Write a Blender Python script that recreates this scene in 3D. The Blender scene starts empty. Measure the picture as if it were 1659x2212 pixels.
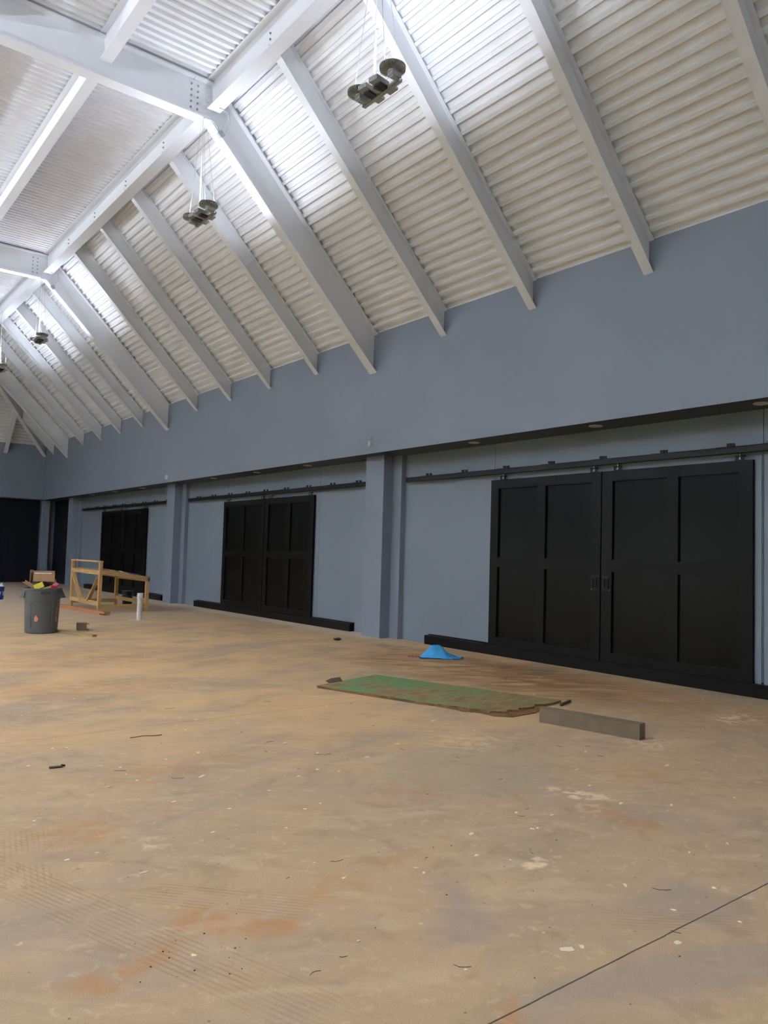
import bpy, math, random
from mathutils import Vector, Matrix
random.seed(7)
S = bpy.context.scene
COL = S.collection
PI = math.pi

# ------------------------------------------------------------------ mesh helper
class MB:
    def __init__(s): s.v = []; s.f = []; s.m = []
    def poly(s, pts, mi=0):
        n = len(s.v); s.v += [tuple(p) for p in pts]; s.f.append(tuple(range(n, n+len(pts)))); s.m.append(mi)
    def add(s, vs, fs, mi=0):
        n = len(s.v); s.v += [tuple(p) for p in vs]
        for f in fs: s.f.append(tuple(n+i for i in f)); s.m.append(mi)
        return s
    def hexa(s, c, mi=0):            # c = 8 corners: bottom 4 ccw, top 4 ccw
        return s.add(c, [(3,2,1,0),(4,5,6,7),(0,1,5,4),(1,2,6,5),(2,3,7,6),(3,0,4,7)], mi)
    def box(s, x0, x1, y0, y1, z0, z1, mi=0):
        return s.hexa([(x0,y0,z0),(x1,y0,z0),(x1,y1,z0),(x0,y1,z0),(x0,y0,z1),(x1,y0,z1),(x1,y1,z1),(x0,y1,z1)], mi)
    def obox(s, c, size, M=None, mi=0):
        hx,hy,hz = size[0]/2,size[1]/2,size[2]/2
        P = [(-hx,-hy,-hz),(hx,-hy,-hz),(hx,hy,-hz),(-hx,hy,-hz),(-hx,-hy,hz),(hx,-hy,hz),(hx,hy,hz),(-hx,hy,hz)]
        M = M or Matrix.Identity(3)
        return s.hexa([Vector(c)+M@Vector(p) for p in P], mi)
    def bar(s, a, b, w, h, up=(0,0,1), mi=0):     # rectangular bar from a to b
        a = Vector(a); b = Vector(b); d = (b-a).normalized(); u = Vector(up)
        if abs(d.dot(u)) > .95: u = Vector((1,0,0))
        r = d.cross(u).normalized(); u = r.cross(d).normalized()
        c = []
        for p in (a, b):
            c.append([p-r*w/2-u*h/2, p+r*w/2-u*h/2, p+r*w/2+u*h/2, p-r*w/2+u*h/2])
        return s.hexa([c[0][0],c[0][1],c[1][1],c[1][0],c[0][3],c[0][2],c[1][2],c[1][3]], mi)
    def lathe(s, prof, n=32, c=(0,0,0), M=None, mi=0, cap=True):   # prof: [(r,z)]
        M = M or Matrix.Identity(3); vs = []; fs = []
        for r, z in prof:
            for k in range(n):
                a = 2*PI*k/n; vs.append(Vector(c)+M@Vector((r*math.cos(a), r*math.sin(a), z)))
        for i in range(len(prof)-1):
            for k in range(n):
                k2 = (k+1) % n; fs.append((i*n+k, i*n+k2, (i+1)*n+k2, (i+1)*n+k))
        if cap:
            fs.append(tuple(reversed(range(n)))); fs.append(tuple((len(prof)-1)*n+k for k in range(n)))
        return s.add(vs, fs, mi)
    def cyl(s, a, b, r, n=16, r2=None, mi=0):
        a = Vector(a); b = Vector(b); d = b-a; L = d.length
        M = d.to_track_quat('Z', 'Y').to_matrix()
        return s.lathe([(r,0),(r if r2 is None else r2, L)], n, a, M, mi)
    def tube(s, pts, r, n=8, mi=0):
        pts = [Vector(p) for p in pts]; rings = []
        for i, p in enumerate(pts):
            d = (pts[min(i+1,len(pts)-1)]-pts[max(i-1,0)]).normalized()
            M = d.to_track_quat('Z','Y').to_matrix()
            rings.append([p+M@Vector((r*math.cos(2*PI*k/n), r*math.sin(2*PI*k/n), 0)) for k in range(n)])
        vs = [v for R in rings for v in R]; fs = []
        for i in range(len(pts)-1):
            for k in range(n):
                k2=(k+1)%n; fs.append((i*n+k,i*n+k2,(i+1)*n+k2,(i+1)*n+k))
        fs.append(tuple(reversed(range(n)))); fs.append(tuple((len(pts)-1)*n+k for k in range(n)))
        return s.add(vs, fs, mi)
    def mesh(s, name, mats, smooth=False, bevel=0):
        me = bpy.data.meshes.new(name); me.from_pydata([tuple(v) for v in s.v], [], s.f)
        for m in (mats if isinstance(mats, (list, tuple)) else [mats]): me.materials.append(m)
        for p, mi in zip(me.polygons, s.m): p.material_index = mi; p.use_smooth = smooth
        me.validate(); me.update()
        return me
    def build(s, name, mats, parent=None, loc=(0,0,0), rz=0, smooth=False, bevel=0):
        o = bpy.data.objects.new(name, s.mesh(name, mats, smooth)); COL.objects.link(o)
        o.location = loc; o.rotation_euler = (0,0,rz)
        if parent is not None: o.parent = parent
        if smooth:
            e = o.modifiers.new('edges', 'EDGE_SPLIT'); e.split_angle = math.radians(35)
        if bevel:
            b = o.modifiers.new('bevel', 'BEVEL'); b.width = bevel; b.segments = 2; b.limit_method = 'ANGLE'; b.angle_limit = math.radians(40)
        return o

def tag(o, label=None, cat=None, group=None, kind=None):
    if label: o['label'] = label
    if cat: o['category'] = cat
    if group: o['group'] = group
    if kind: o['kind'] = kind
    return o
def thing(name, loc, label, cat, group=None, rz=0, kind=None):
    o = bpy.data.objects.new(name, None); COL.objects.link(o); o.location = loc; o.rotation_euler = (0,0,rz)
    o.empty_display_size = .1
    return tag(o, label, cat, group, kind)
def dup(root, loc, label=None, group=None, rz=None):
    r = root.copy(); COL.objects.link(r); r.location = loc
    if rz is not None: r.rotation_euler = (0,0,rz)
    if label: r['label'] = label
    if group: r['group'] = group
    for ch in list(root.children):
        c = ch.copy(); COL.objects.link(c); c.parent = r
        for g in list(ch.children):
            d = g.copy(); COL.objects.link(d); d.parent = c
    return r

# ------------------------------------------------------------------ materials
def lin(c):
    return tuple(((x/255)/12.92 if x/255 <= .04045 else ((x/255+.055)/1.055)**2.4) for x in c)
def mat(name, col, rough=.5, metal=0, var=0, scale=6, bump=0, bscale=40, spec=.5, emis=None, es=0, coat=0):
    m = bpy.data.materials.new(name); m.use_nodes = True; nt = m.node_tree; b = nt.nodes['Principled BSDF']
    b.inputs['Base Color'].default_value = (*col, 1); b.inputs['Roughness'].default_value = rough
    b.inputs['Metallic'].default_value = metal; b.inputs['Specular IOR Level'].default_value = spec
    if coat: b.inputs['Coat Weight'].default_value = coat
    tc = nt.nodes.new('ShaderNodeTexCoord')
    if var:
        n = nt.nodes.new('ShaderNodeTexNoise'); n.inputs['Scale'].default_value = scale; n.inputs['Detail'].default_value = 5
        nt.links.new(tc.outputs['Object'], n.inputs['Vector'])
        r = nt.nodes.new('ShaderNodeValToRGB'); r.color_ramp.elements[0].position = .3; r.color_ramp.elements[1].position = .7
        r.color_ramp.elements[0].color = (*[c*(1-var) for c in col], 1); r.color_ramp.elements[1].color = (*[min(1,c*(1+var)) for c in col], 1)
        nt.links.new(n.outputs['Fac'], r.inputs['Fac']); nt.links.new(r.outputs['Color'], b.inputs['Base Color'])
    if bump:
        n2 = nt.nodes.new('ShaderNodeTexNoise'); n2.inputs['Scale'].default_value = bscale; n2.inputs['Detail'].default_value = 4
        nt.links.new(tc.outputs['Object'], n2.inputs['Vector'])
        bp = nt.nodes.new('ShaderNodeBump'); bp.inputs['Strength'].default_value = bump; bp.inputs['Distance'].default_value = .01
        nt.links.new(n2.outputs['Fac'], bp.inputs['Height']); nt.links.new(bp.outputs['Normal'], b.inputs['Normal'])
    if emis:
        b.inputs['Emission Color'].default_value = (*emis, 1); b.inputs['Emission Strength'].default_value = es
    return m
def wood(name, c1, c2, rough=.65, axis=1, sc=1.0, knots=True):
    m = bpy.data.materials.new(name); m.use_nodes = True; nt = m.node_tree; b = nt.nodes['Principled BSDF']
    b.inputs['Roughness'].default_value = rough
    tc = nt.nodes.new('ShaderNodeTexCoord'); mp = nt.nodes.new('ShaderNodeMapping')
    s = [18*sc]*3; s[axis] = 1.2*sc; mp.inputs['Scale'].default_value = s
    nt.links.new(tc.outputs['Object'], mp.inputs['Vector'])
    n = nt.nodes.new('ShaderNodeTexNoise'); n.inputs['Scale'].default_value = 2; n.inputs['Detail'].default_value = 6; n.inputs['Distortion'].default_value = .6
    nt.links.new(mp.outputs['Vector'], n.inputs['Vector'])
    r = nt.nodes.new('ShaderNodeValToRGB'); r.color_ramp.elements[0].position = .3; r.color_ramp.elements[1].position = .7
    r.color_ramp.elements[0].color = (*c1,1); r.color_ramp.elements[1].color = (*c2,1)
    nt.links.new(n.outputs['Fac'], r.inputs['Fac']); nt.links.new(r.outputs['Color'], b.inputs['Base Color'])
    return m

M = {}
M['steel'] = mat('white_steel_paint', (.74,.75,.765), .42, var=.03, scale=1.5)
M['deck'] = mat('white_deck_paint', (.82,.825,.835), .6, var=.04, scale=2.5)
M['wall'] = mat('slate_blue_paint', (.205,.240,.290), .5, var=.04, scale=.8, bump=.03, bscale=60)
M['wallin'] = mat('slate_blue_panel_paint', (.185,.222,.262), .5, var=.05, scale=.9)
M['black'] = mat('black_door_paint', (.0045,.0040,.0034), .38, var=.12, scale=2, spec=.16)
M['blackp'] = mat('black_door_panel_paint', (.0035,.0032,.0025), .28, var=.15, scale=3, spec=.15)
M['track'] = mat('black_track_metal', (.006,.006,.0065), .45, spec=.25)
M['navy'] = mat('navy_partition', (.004,.005,.009), .45, var=.2, scale=1.2, spec=.25)
M['chrome'] = mat('zinc_bolt', (.75,.75,.75), .2, metal=1)
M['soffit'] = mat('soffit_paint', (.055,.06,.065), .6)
M['cream'] = mat('downlight_cream', (.62,.56,.50), .4)
M['grey_cast'] = mat('grey_cast_aluminium', (.50,.51,.50), .45, metal=.2, var=.1, scale=30)
M['grey_dark'] = mat('dark_driver_case', (.045,.05,.055), .45)
M['grey_light'] = mat('light_grey_driver', (.38,.40,.42), .4)
M['stem'] = mat('white_stem', (.85,.85,.84), .3)
M['wire'] = mat('grey_wire', (.30,.30,.30), .5)
M['lens'] = mat('led_lens', (.9,.9,.9), .3, emis=(.92,.96,1), es=6)
M['canG'] = mat('grey_bin_plastic', (.085,.095,.095), .42, var=.08, scale=9)
M['bintext'] = mat('black_raised_letters', (.008,.008,.008), .4)
M['orange'] = mat('orange_paint_smear', (.62,.23,.12), .6, var=.2, scale=40)
M['card'] = mat('brown_cardboard', (.42,.26,.14), .8, var=.08, scale=14)
M['card_dk'] = mat('dusty_cardboard', (.16,.115,.07), .75, var=.1, scale=9)
M['white'] = mat('white_paper', (.8,.8,.78), .6)
M['yellow'] = mat('yellow_label', (.62,.55,.03), .5)
M['red'] = mat('red_wrapper', (.55,.03,.07), .4)
M['magenta'] = mat('magenta_wrapper', (.5,.08,.22), .3)
M['dark'] = mat('dark_rubbish', (.02,.012,.012), .5)
M['bluebucket'] = mat('blue_bucket_plastic', (.012,.022,.21), .3)
M['darkbucket'] = mat('dark_bucket_plastic', (.006,.008,.02), .35)
M['cloth'] = mat('white_cloth', (.75,.78,.74), .8)
M['pvc'] = mat('white_pvc', (.72,.70,.66), .4, var=.15, scale=25)
M['bag'] = mat('bright_blue_fabric', (.05,.36,.68), .6, var=.12, scale=12, bump=.2, bscale=18)
M['bagtrim'] = mat('dark_piping', (.01,.03,.08), .6)
M['pine'] = wood('pine_lumber', (.42,.24,.085), (.60,.38,.16), axis=2)
M['pineY'] = wood('pine_lumber_long', (.42,.24,.085), (.60,.38,.16), axis=1)
M['pineX'] = wood('pine_lumber_cross', (.40,.23,.08), (.58,.36,.15), axis=0)
M['redwood'] = wood('reddish_plank', (.36,.14,.055), (.50,.22,.10), axis=1)
M['yellowpine'] = wood('yellow_lumber', (.30,.22,.075), (.44,.33,.13), axis=1)
M['plyedge'] = wood('splintered_wood_edge', (.06,.03,.012), (.30,.15,.05), axis=1, sc=2)
M['purple'] = mat('purple_wrap', (.07,.06,.28), .4)
M['kraft'] = mat('kraft_paper', (.48,.37,.27), .8, var=.1, scale=20)
M['twig'] = mat('dark_twig', (.07,.045,.028), .8)
M['fleck'] = mat('pale_paint_chip', (.80,.66,.48), .7, var=.1, scale=30)
M['grass'] = mat('outdoor_grass', (.13,.19,.07), .9, var=.3, scale=2)
M['gap'] = mat('dark_bolt_head', (.30,.31,.32), .45)

# corrugated/ply sheet material: worn green paint over brown wood
def ply_mat():
    m = bpy.data.materials.new('worn_green_plywood'); m.use_nodes = True; nt = m.node_tree; N = nt.nodes; L = nt.links; b = N['Principled BSDF']
    b.inputs['Roughness'].default_value = .75
    tc = N.new('ShaderNodeTexCoord')
    def noise(scale, det=6, dis=0, mp=None):
        n = N.new('ShaderNodeTexNoise'); n.inputs['Scale'].default_value = scale; n.inputs['Detail'].default_value = det; n.inputs['Distortion'].default_value = dis
        if mp:
            q = N.new('ShaderNodeMapping'); q.inputs['Scale'].default_value = mp; L.new(tc.outputs['Object'], q.inputs['Vector']); L.new(q.outputs['Vector'], n.inputs['Vector'])
        else: L.new(tc.outputs['Object'], n.inputs['Vector'])
        return n.outputs['Fac']
    def ramp(f, a, c, ca, cb):
        r = N.new('ShaderNodeValToRGB'); r.color_ramp.elements[0].position = a; r.color_ramp.elements[1].position = c
        r.color_ramp.elements[0].color = (*ca,1); r.color_ramp.elements[1].color = (*cb,1); L.new(f, r.inputs['Fac']); return r.outputs['Color']
    brown = ramp(noise(4, 8, .5, (1,3,1)), .3, .75, (.17,.10,.036), (.36,.24,.085))
    green = ramp(noise(7, 5), .3, .7, (.16,.23,.08), (.11,.28,.11))
    mask = ramp(noise(2.1, 6, .8, (1.2,.8,1)), .44, .60, (0,0,0), (1,1,1))
    # more green towards the far (left) half of the board
    sx = N.new('ShaderNodeSeparateXYZ'); L.new(tc.outputs['Object'], sx.inputs[0])
    mr = N.new('ShaderNodeMapRange'); mr.inputs['From Min'].default_value = -.1; mr.inputs['From Max'].default_value = -2.2
    mr.inputs['To Min'].default_value = 1.25; mr.inputs['To Max'].default_value = .3; L.new(sx.outputs[1], mr.inputs['Value'])
    mu = N.new('ShaderNodeMath'); mu.operation = 'MULTIPLY'; mu.use_clamp = True; L.new(mask, mu.inputs[0]); L.new(mr.outputs[0], mu.inputs[1])
    mx = N.new('ShaderNodeMix'); mx.data_type = 'RGBA'; L.new(mu.outputs[0], mx.inputs['Factor']); L.new(brown, mx.inputs['A']); L.new(green, mx.inputs['B'])
    L.new(mx.outputs['Result'], b.inputs['Base Color'])
    return m
M['ply'] = ply_mat()

def floor_mat():
    m = bpy.data.materials.new('dirty_concrete_floor'); m.use_nodes = True; nt = m.node_tree; N = nt.nodes; L = nt.links; b = N['Principled BSDF']
    tc = N.new('ShaderNodeTexCoord'); P = tc.outputs['Object']
    def math_(op, a, c=None, clamp=False):
        n = N.new('ShaderNodeMath'); n.operation = op; n.use_clamp = clamp
        for i, x in enumerate((a, c)):
            if x is None: continue
            if isinstance(x, (int, float)): n.inputs[i].default_value = x
            else: L.new(x, n.inputs[i])
        return n.outputs[0]
    def mapping(vec, loc=(0,0,0), rz=0, scale=(1,1,1)):
        # subtract loc, rotate by -rz, scale
        a = N.new('ShaderNodeVectorMath'); a.operation = 'SUBTRACT'; L.new(vec, a.inputs[0]); a.inputs[1].default_value = loc
        q = N.new('ShaderNodeMapping'); q.vector_type = 'POINT'; L.new(a.outputs[0], q.inputs['Vector'])
        q.inputs['Rotation'].default_value = (0,0,-rz)
        s = N.new('ShaderNodeVectorMath'); s.operation = 'MULTIPLY'; L.new(q.outputs[0], s.inputs[0]); s.inputs[1].default_value = scale
        return s.outputs[0]
    def noise(scale, det=6, dis=0, vec=None, rough=.55):
        n = N.new('ShaderNodeTexNoise'); n.inputs['Scale'].default_value = scale; n.inputs['Detail'].default_value = det
        n.inputs['Distortion'].default_value = dis; n.inputs['Roughness'].default_value = rough; L.new(vec or P, n.inputs['Vector']); return n
    def mr(v, a, c, d=0, e=1, smooth=True):
        n = N.new('ShaderNodeMapRange'); n.interpolation_type = 'SMOOTHSTEP' if smooth else 'LINEAR'
        for i, x in zip(('From Min','From Max','To Min','To Max'), (a,c,d,e)): n.inputs[i].default_value = x
        L.new(v, n.inputs['Value']); return n.outputs[0]
    def mix(f, a, c):
        n = N.new('ShaderNodeMix'); n.data_type = 'RGBA'
        if isinstance(f, (int, float)): n.inputs['Factor'].default_value = f
        else: L.new(f, n.inputs['Factor'])
        for k, x in (('A', a), ('B', c)):
            if isinstance(x, tuple): n.inputs[k].default_value = (*x, 1)
            else: L.new(x, n.inputs[k])
        return n.outputs['Result']
    # distorted position for ragged edges
    nd = noise(1.3, 5); sub = N.new('ShaderNodeVectorMath'); sub.operation = 'SUBTRACT'; L.new(nd.outputs['Color'], sub.inputs[0]); sub.inputs[1].default_value = (.5,.5,.5)
    sc = N.new('ShaderNodeVectorMath'); sc.operation = 'SCALE'; L.new(sub.outputs[0], sc.inputs[0]); sc.inputs['Scale'].default_value = .9
    ad = N.new('ShaderNodeVectorMath'); ad.operation = 'ADD'; L.new(P, ad.inputs[0]); L.new(sc.outputs[0], ad.inputs[1]); D = ad.outputs[0]
    def blob(x, y, rx, ry, rz=0, soft=.5, vec=None):
        v = mapping(vec or D, (x,y,0), rz, (1/rx,1/ry,0))
        l = N.new('ShaderNodeVectorMath'); l.operation = 'LENGTH'; L.new(v, l.inputs[0])
        return mr(l.outputs['Value'], 1-soft, 1.0, 1, 0)
    # base tan / grey
    c = mix(mr(noise(.55,6,.3).outputs['Fac'], .36,.64), (.335,.262,.180), (.285,.235,.180))
    c = mix(math_('MULTIPLY', mr(noise(2.6,5,.4).outputs['Fac'], .45,.8), .55), c, (.40,.32,.225))
    c = mix(math_('MULTIPLY', mr(noise(1.1,6,.8).outputs['Fac'], .50,.66), .45), c, (.255,.222,.205))
    c = mix(math_('MULTIPLY', mr(noise(3.7,5,1.2).outputs['Fac'], .50,.70), .45), c, (.21,.165,.115))
    c = mix(math_('MULTIPLY', mr(noise(14,5,.6).outputs['Fac'], .56,.74), .5), c, (.47,.39,.29))
    # orange-brown dust, streaked, strongest in the middle distance
    st = noise(1.0, 5, .6, mapping(P, (0,0,0), .35, (.5,1.6,1)))
    far = blob(4.6, 10.5, 7.5, 8, 0, .6)
    near_ = math_('MULTIPLY', mr(st.outputs['Fac'], .40,.66), math_('ADD', math_('MULTIPLY', far, .62), .12), True)
    c = mix(near_, c, (.50,.345,.19))
    c = mix(math_('MULTIPLY', math_('MULTIPLY', mr(noise(.8,6,1).outputs['Fac'], .40,.6), far), .6), c, (.52,.37,.21))
    # rusty patches near the camera
    fine = mr(noise(6,5,.5).outputs['Fac'], .32,.62)
    for (x,y,rx,ry,rz,k) in [(1.1,2.88,.40,.13,.1,.75),(1.5,3.0,.17,.25,.2,.7),(2.0,3.05,.35,.13,.2,.45),(3.98,2.72,.14,.42,-.3,.5),(2.55,3.0,.25,.2,0,.4),
                             (1.4,4.3,.4,.25,.2,.45),(3.4,3.9,.5,.3,.2,.3),(2.3,5.2,.9,.35,.2,.3),(.5,2.1,.3,.2,0,.5),(1.9,1.7,.35,.08,.2,.55),(5.1,3.2,.5,.5,.2,.3),
                             (2.7,8.6,1.5,.8,0,.35),(3.4,11,2,1.6,0,.4)]:
        c = mix(math_('MULTIPLY', math_('MULTIPLY', blob(x,y,rx,ry,rz,.75), fine), k), c, (.34,.155,.045))
    # dark damp grime near the doors
    gn = mr(noise(4,5,.5).outputs['Fac'],.35,.62)
    for (x,y,rx,ry,rz,k) in [(8.1,7.5,.35,1.0,.1,.9),(7.5,6.6,.30,.8,.2,.95),(8.3,8.6,.3,.8,0,.5),(6.9,6.5,.6,1.0,.2,.45),(8.2,10.0,.45,1.0,0,.55),(7.6,5.2,.5,1.2,.2,.35)]:
        c = mix(math_('MULTIPLY', math_('MULTIPLY', blob(x,y,rx,ry,rz,.8), gn), k), c, (.055,.036,.016))
    # streaky dark mud in front of the nearest doors, dragged roughly parallel to the view plane
    stk = noise(2.2, 6, 1.0, mapping(P, (0,0,0), -.66, (.45,2.2,1)), .62).outputs['Fac']
    stk2 = noise(1.4, 6, 1.6, mapping(P, (3,1,0), -.60, (.6,2.0,1)), .6).outputs['Fac']
    c = mix(math_('MULTIPLY', math_('MULTIPLY', blob(7.6,7.2,1.5,3.4,.05,.7), mr(stk,.40,.56)), .95), c, (.145,.075,.026))
    c = mix(math_('MULTIPLY', math_('MULTIPLY', blob(8.1,7.1,.75,1.5,.1,.7), mr(stk2,.46,.60)), .9), c, (.065,.042,.018))
    c = mix(math_('MULTIPLY', math_('MULTIPLY', blob(7.3,9.2,1.3,1.2,0,.8), mr(stk,.45,.62)), .6), c, (.16,.085,.035))
    # faint drag streaks all over the middle distance
    c = mix(math_('MULTIPLY', mr(stk,.52,.66), .16), c, (.22,.14,.075))
    c = mix(math_('MULTIPLY', mr(stk2,.54,.66), .22), c, (.50,.42,.32))
    # broad orange-brown mud in front of the nearest doors
    c = mix(math_('MULTIPLY', math_('MULTIPLY', blob(7.6,6.6,1.7,4.6,.05,.6), mr(noise(2.2,5,.6).outputs['Fac'],.33,.6)), .45), c, (.30,.165,.065))
    # grey rectangular stain where a sheet lay
    c = mix(math_('MULTIPLY', blob(4.05,4.1,.75,.65,.3,.18, mapping(P)), .5), c, (.27,.245,.195))
    # purple-grey smudges
    for (x,y,rx,ry,rz,k) in [(2.35,2.45,.45,.22,.5,.6),(.8,3.4,.5,.35,.2,.5),(.9,2.3,.6,.3,0,.6),(3.3,2.0,.5,.25,0,.5),(2.4,1.65,.6,.15,0,.5),(3.0,1.55,.9,.22,0,.55),(1.9,4.3,.3,.1,.2,.4)]:
        c = mix(math_('MULTIPLY', blob(x,y,rx,ry,rz,.8), k), c, (.225,.200,.205))
    # pale plaster smears
    sn2 = mr(noise(11,5,.3).outputs['Fac'],.42,.6)
    for (x,y,rx,ry,rz,k) in [(4.22,3.2,.14,.30,.25,.8),(3.12,2.6,.10,.07,.2,.8),(1.66,4.05,.11,.13,0,.45),(7.65,3.9,.35,.3,.3,.7),(5.9,3.9,.45,.3,.2,.4),(4.6,4.7,.5,.5,.2,.3),(4.0,2.9,.12,.2,0,.4)]:
        c = mix(math_('MULTIPLY', math_('MULTIPLY', blob(x,y,rx,ry,rz,.7), sn2), k), c, (.66,.55,.42))
    # pale edge along the right wall foot
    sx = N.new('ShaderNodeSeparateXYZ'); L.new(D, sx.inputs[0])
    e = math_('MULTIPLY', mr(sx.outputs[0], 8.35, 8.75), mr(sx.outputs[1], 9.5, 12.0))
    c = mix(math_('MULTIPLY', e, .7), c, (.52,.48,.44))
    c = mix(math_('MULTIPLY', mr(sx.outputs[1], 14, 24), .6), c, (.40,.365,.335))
    # scattered small pale flecks
    vo = N.new('ShaderNodeTexVoronoi'); vo.inputs['Scale'].default_value = 8; vo.inputs['Randomness'].default_value = 1; wv = N.new('ShaderNodeVectorMath'); wv.operation='MULTIPLY_ADD'; L.new(noise(26,3).outputs['Color'], wv.inputs[0]); wv.inputs[1].default_value=(.05,.05,0); L.new(P, wv.inputs[2]); L.new(wv.outputs[0], vo.inputs['Vector'])
    s2 = N.new('ShaderNodeSeparateColor'); L.new(vo.outputs['Color'], s2.inputs[0])
    fl = math_('MULTIPLY', mr(vo.outputs['Distance'], .06,.11,1,0), mr(s2.outputs[0], .66,.74))
    fl = math_('MULTIPLY', fl, mr(noise(.7,4).outputs['Fac'], .42,.52))
    c = mix(fl, c, (.72,.62,.47))
    vo2 = N.new('ShaderNodeTexVoronoi'); vo2.inputs['Scale'].default_value = 22; L.new(P, vo2.inputs['Vector'])
    s3 = N.new('ShaderNodeSeparateColor'); L.new(vo2.outputs['Color'], s3.inputs[0])
    c = mix(math_('MULTIPLY', math_('MULTIPLY', mr(vo2.outputs['Distance'], .08,.16,1,0), mr(s3.outputs[1], .93,.96)), .8), c, (.10,.07,.045))
    # tyre-tread bands
    for (x,y,w,l,ang,k) in [(1.13,3.3,.16,1.5,.33,.5),(1.62,3.15,.13,.5,.75,.55),(.95,4.6,.14,.7,.5,.3),(3.15,1.85,.12,.4,.85,.35),(1.0,4.1,.2,.5,-.2,.3),(.55,2.4,.1,.6,.3,.35)]:
        v = mapping(P, (x,y,0), ang, (1,1,1)); q = N.new('ShaderNodeSeparateXYZ'); L.new(v, q.inputs[0])
        band = math_('MULTIPLY', mr(math_('ABSOLUTE', q.outputs[0]), w*.7, w, 1, 0), mr(math_('ABSOLUTE', q.outputs[1]), l*.5, l, 1, 0))
        stripe = mr(math_('SINE', math_('MULTIPLY', q.outputs[0], 2*PI/.027)), .1, .7)
        c = mix(math_('MULTIPLY', math_('MULTIPLY', math_('MULTIPLY', band, stripe), fine), k), c, (.21,.125,.065))
    # saw cuts in the slab
    sp = N.new('ShaderNodeSeparateXYZ'); L.new(P, sp.inputs[0])
    w1 = math_('ADD', sp.outputs[1], math_('MULTIPLY', noise(5,3).outputs['Fac'], .01))
    j1 = mr(math_('ABSOLUTE', math_('SUBTRACT', w1, 1.822)), .0024, .0048, 1, 0)
    c = mix(j1, c, (.03,.022,.018))
    j2 = mr(math_('ABSOLUTE', math_('SUBTRACT', w1, 6.53)), .008, .02, .35, 0)
    c = mix(j2, c, (.24,.15,.09))
    # fine grit
    g = noise(230, 2, 0); c = mix(math_('MULTIPLY', mr(g.outputs['Fac'], .38,.66), .42), c, (.17,.13,.09))
    gm = N.new('ShaderNodeVectorMath'); gm.operation='MULTIPLY'; L.new(c, gm.inputs[0]); gm.inputs[1].default_value=(1.56,1.40,1.14)
    L.new(gm.outputs[0], b.inputs['Base Color'])
    b.inputs['Roughness'].default_value = .72; b.inputs['Specular IOR Level'].default_value = .35
    bp = N.new('ShaderNodeBump'); bp.inputs['Strength'].default_value = .3; bp.inputs['Distance'].default_value = .003
    hh = math_('ADD', math_('MULTIPLY', noise(180,2).outputs['Fac'], .7), math_('MULTIPLY', noise(9,3).outputs['Fac'], 1.5))
    hh = math_('SUBTRACT', hh, math_('MULTIPLY', j1, 3))
    L.new(hh, bp.inputs['Height']); L.new(bp.outputs['Normal'], b.inputs['Normal'])
    return m
M['floor'] = floor_mat()

# ------------------------------------------------------------------ dimensions
XH = 8.53          # face of the upper wall
XW = 9.14          # recessed wall under the soffit
XP = 8.81          # pillar face
ZH = 3.405         # soffit
ZT = 5.65          # top of upper wall
SL = 1.015         # roof pitch (z per x)
XK = 5.15          # knee
ZF = 9.08          # flat deck underside
YE = 33.72         # far wall face
FR = [1.68, 11.30, 20.92, 30.54]     # deep frames
P = 1.924
YB = -8.0          # back wall
ZDK = lambda x: ZT + (XH-abs(x))*SL

# ------------------------------------------------------------------ setting
def struct(name, mb, m, **k): return tag(mb.build(name, m, **k), kind='structure')
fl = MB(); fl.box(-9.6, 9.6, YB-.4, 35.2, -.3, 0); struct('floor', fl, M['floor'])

# upper wall + recessed wall + outer skin (right)
w = MB()
w.box(XH, XH+.28, YB, YE+.28, ZH, ZT-.004)              # upper wall
w.box(XH+.27, 9.6, YB, YE+.6, ZT-.7, ZT-.55)            # cavity lid
w.box(XW+.12, 9.6, YB, YE+.6, 0, ZT-.5)                 # solid core behind panels
struct('wall_right', w, M['wall'])
# lining panels with seams between them
bays = [(11.30-P*5, 11.30), (11.30, 20.92), (20.92, 30.54)]
dc = [6.60, 16.15, 25.75]
pan = MB()
edges = [YB, -5.2, -.8, 1.95, 4.36, 8.72, 11.6, 13.86, 18.20, 21.2, 23.5, 27.9, 30.8]
for a, c2 in zip(edges, edges[1:]): pan.box(XW, XW+.12, a+.004, c2-.004, 0, ZH)
pan.box(XW+.02, XW+.12, YB, 30.8, 0, ZH)
pan.box(XW-.018, XW, 4.25, 4.345, 0, 2.86); pan.box(XW-.018, XW, 4.375, 4.45, 0, 2.86)
struct('trim_1', pan, M['wallin'])
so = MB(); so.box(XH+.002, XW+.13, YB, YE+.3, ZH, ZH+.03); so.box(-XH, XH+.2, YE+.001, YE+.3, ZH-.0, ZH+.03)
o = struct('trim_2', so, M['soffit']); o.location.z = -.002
# far wall
w = MB(); w.box(-XH-.3, XH+.28, YE, YE+.28, ZH+.03, ZT-.004); w.box(-9.6, 9.6, YE+.42, YE+.9, 0, 6.2)
struct('wall_far', w, M['wall'])
# far corner pier
w = MB(); w.box(8.56, 8.84, YE+.03, YE+.42, 0, ZH)
tag(w.build('pillar', M['wall']), 'slate-blue corner post between two black panels at the far end of the hall', 'pillar')
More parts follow.
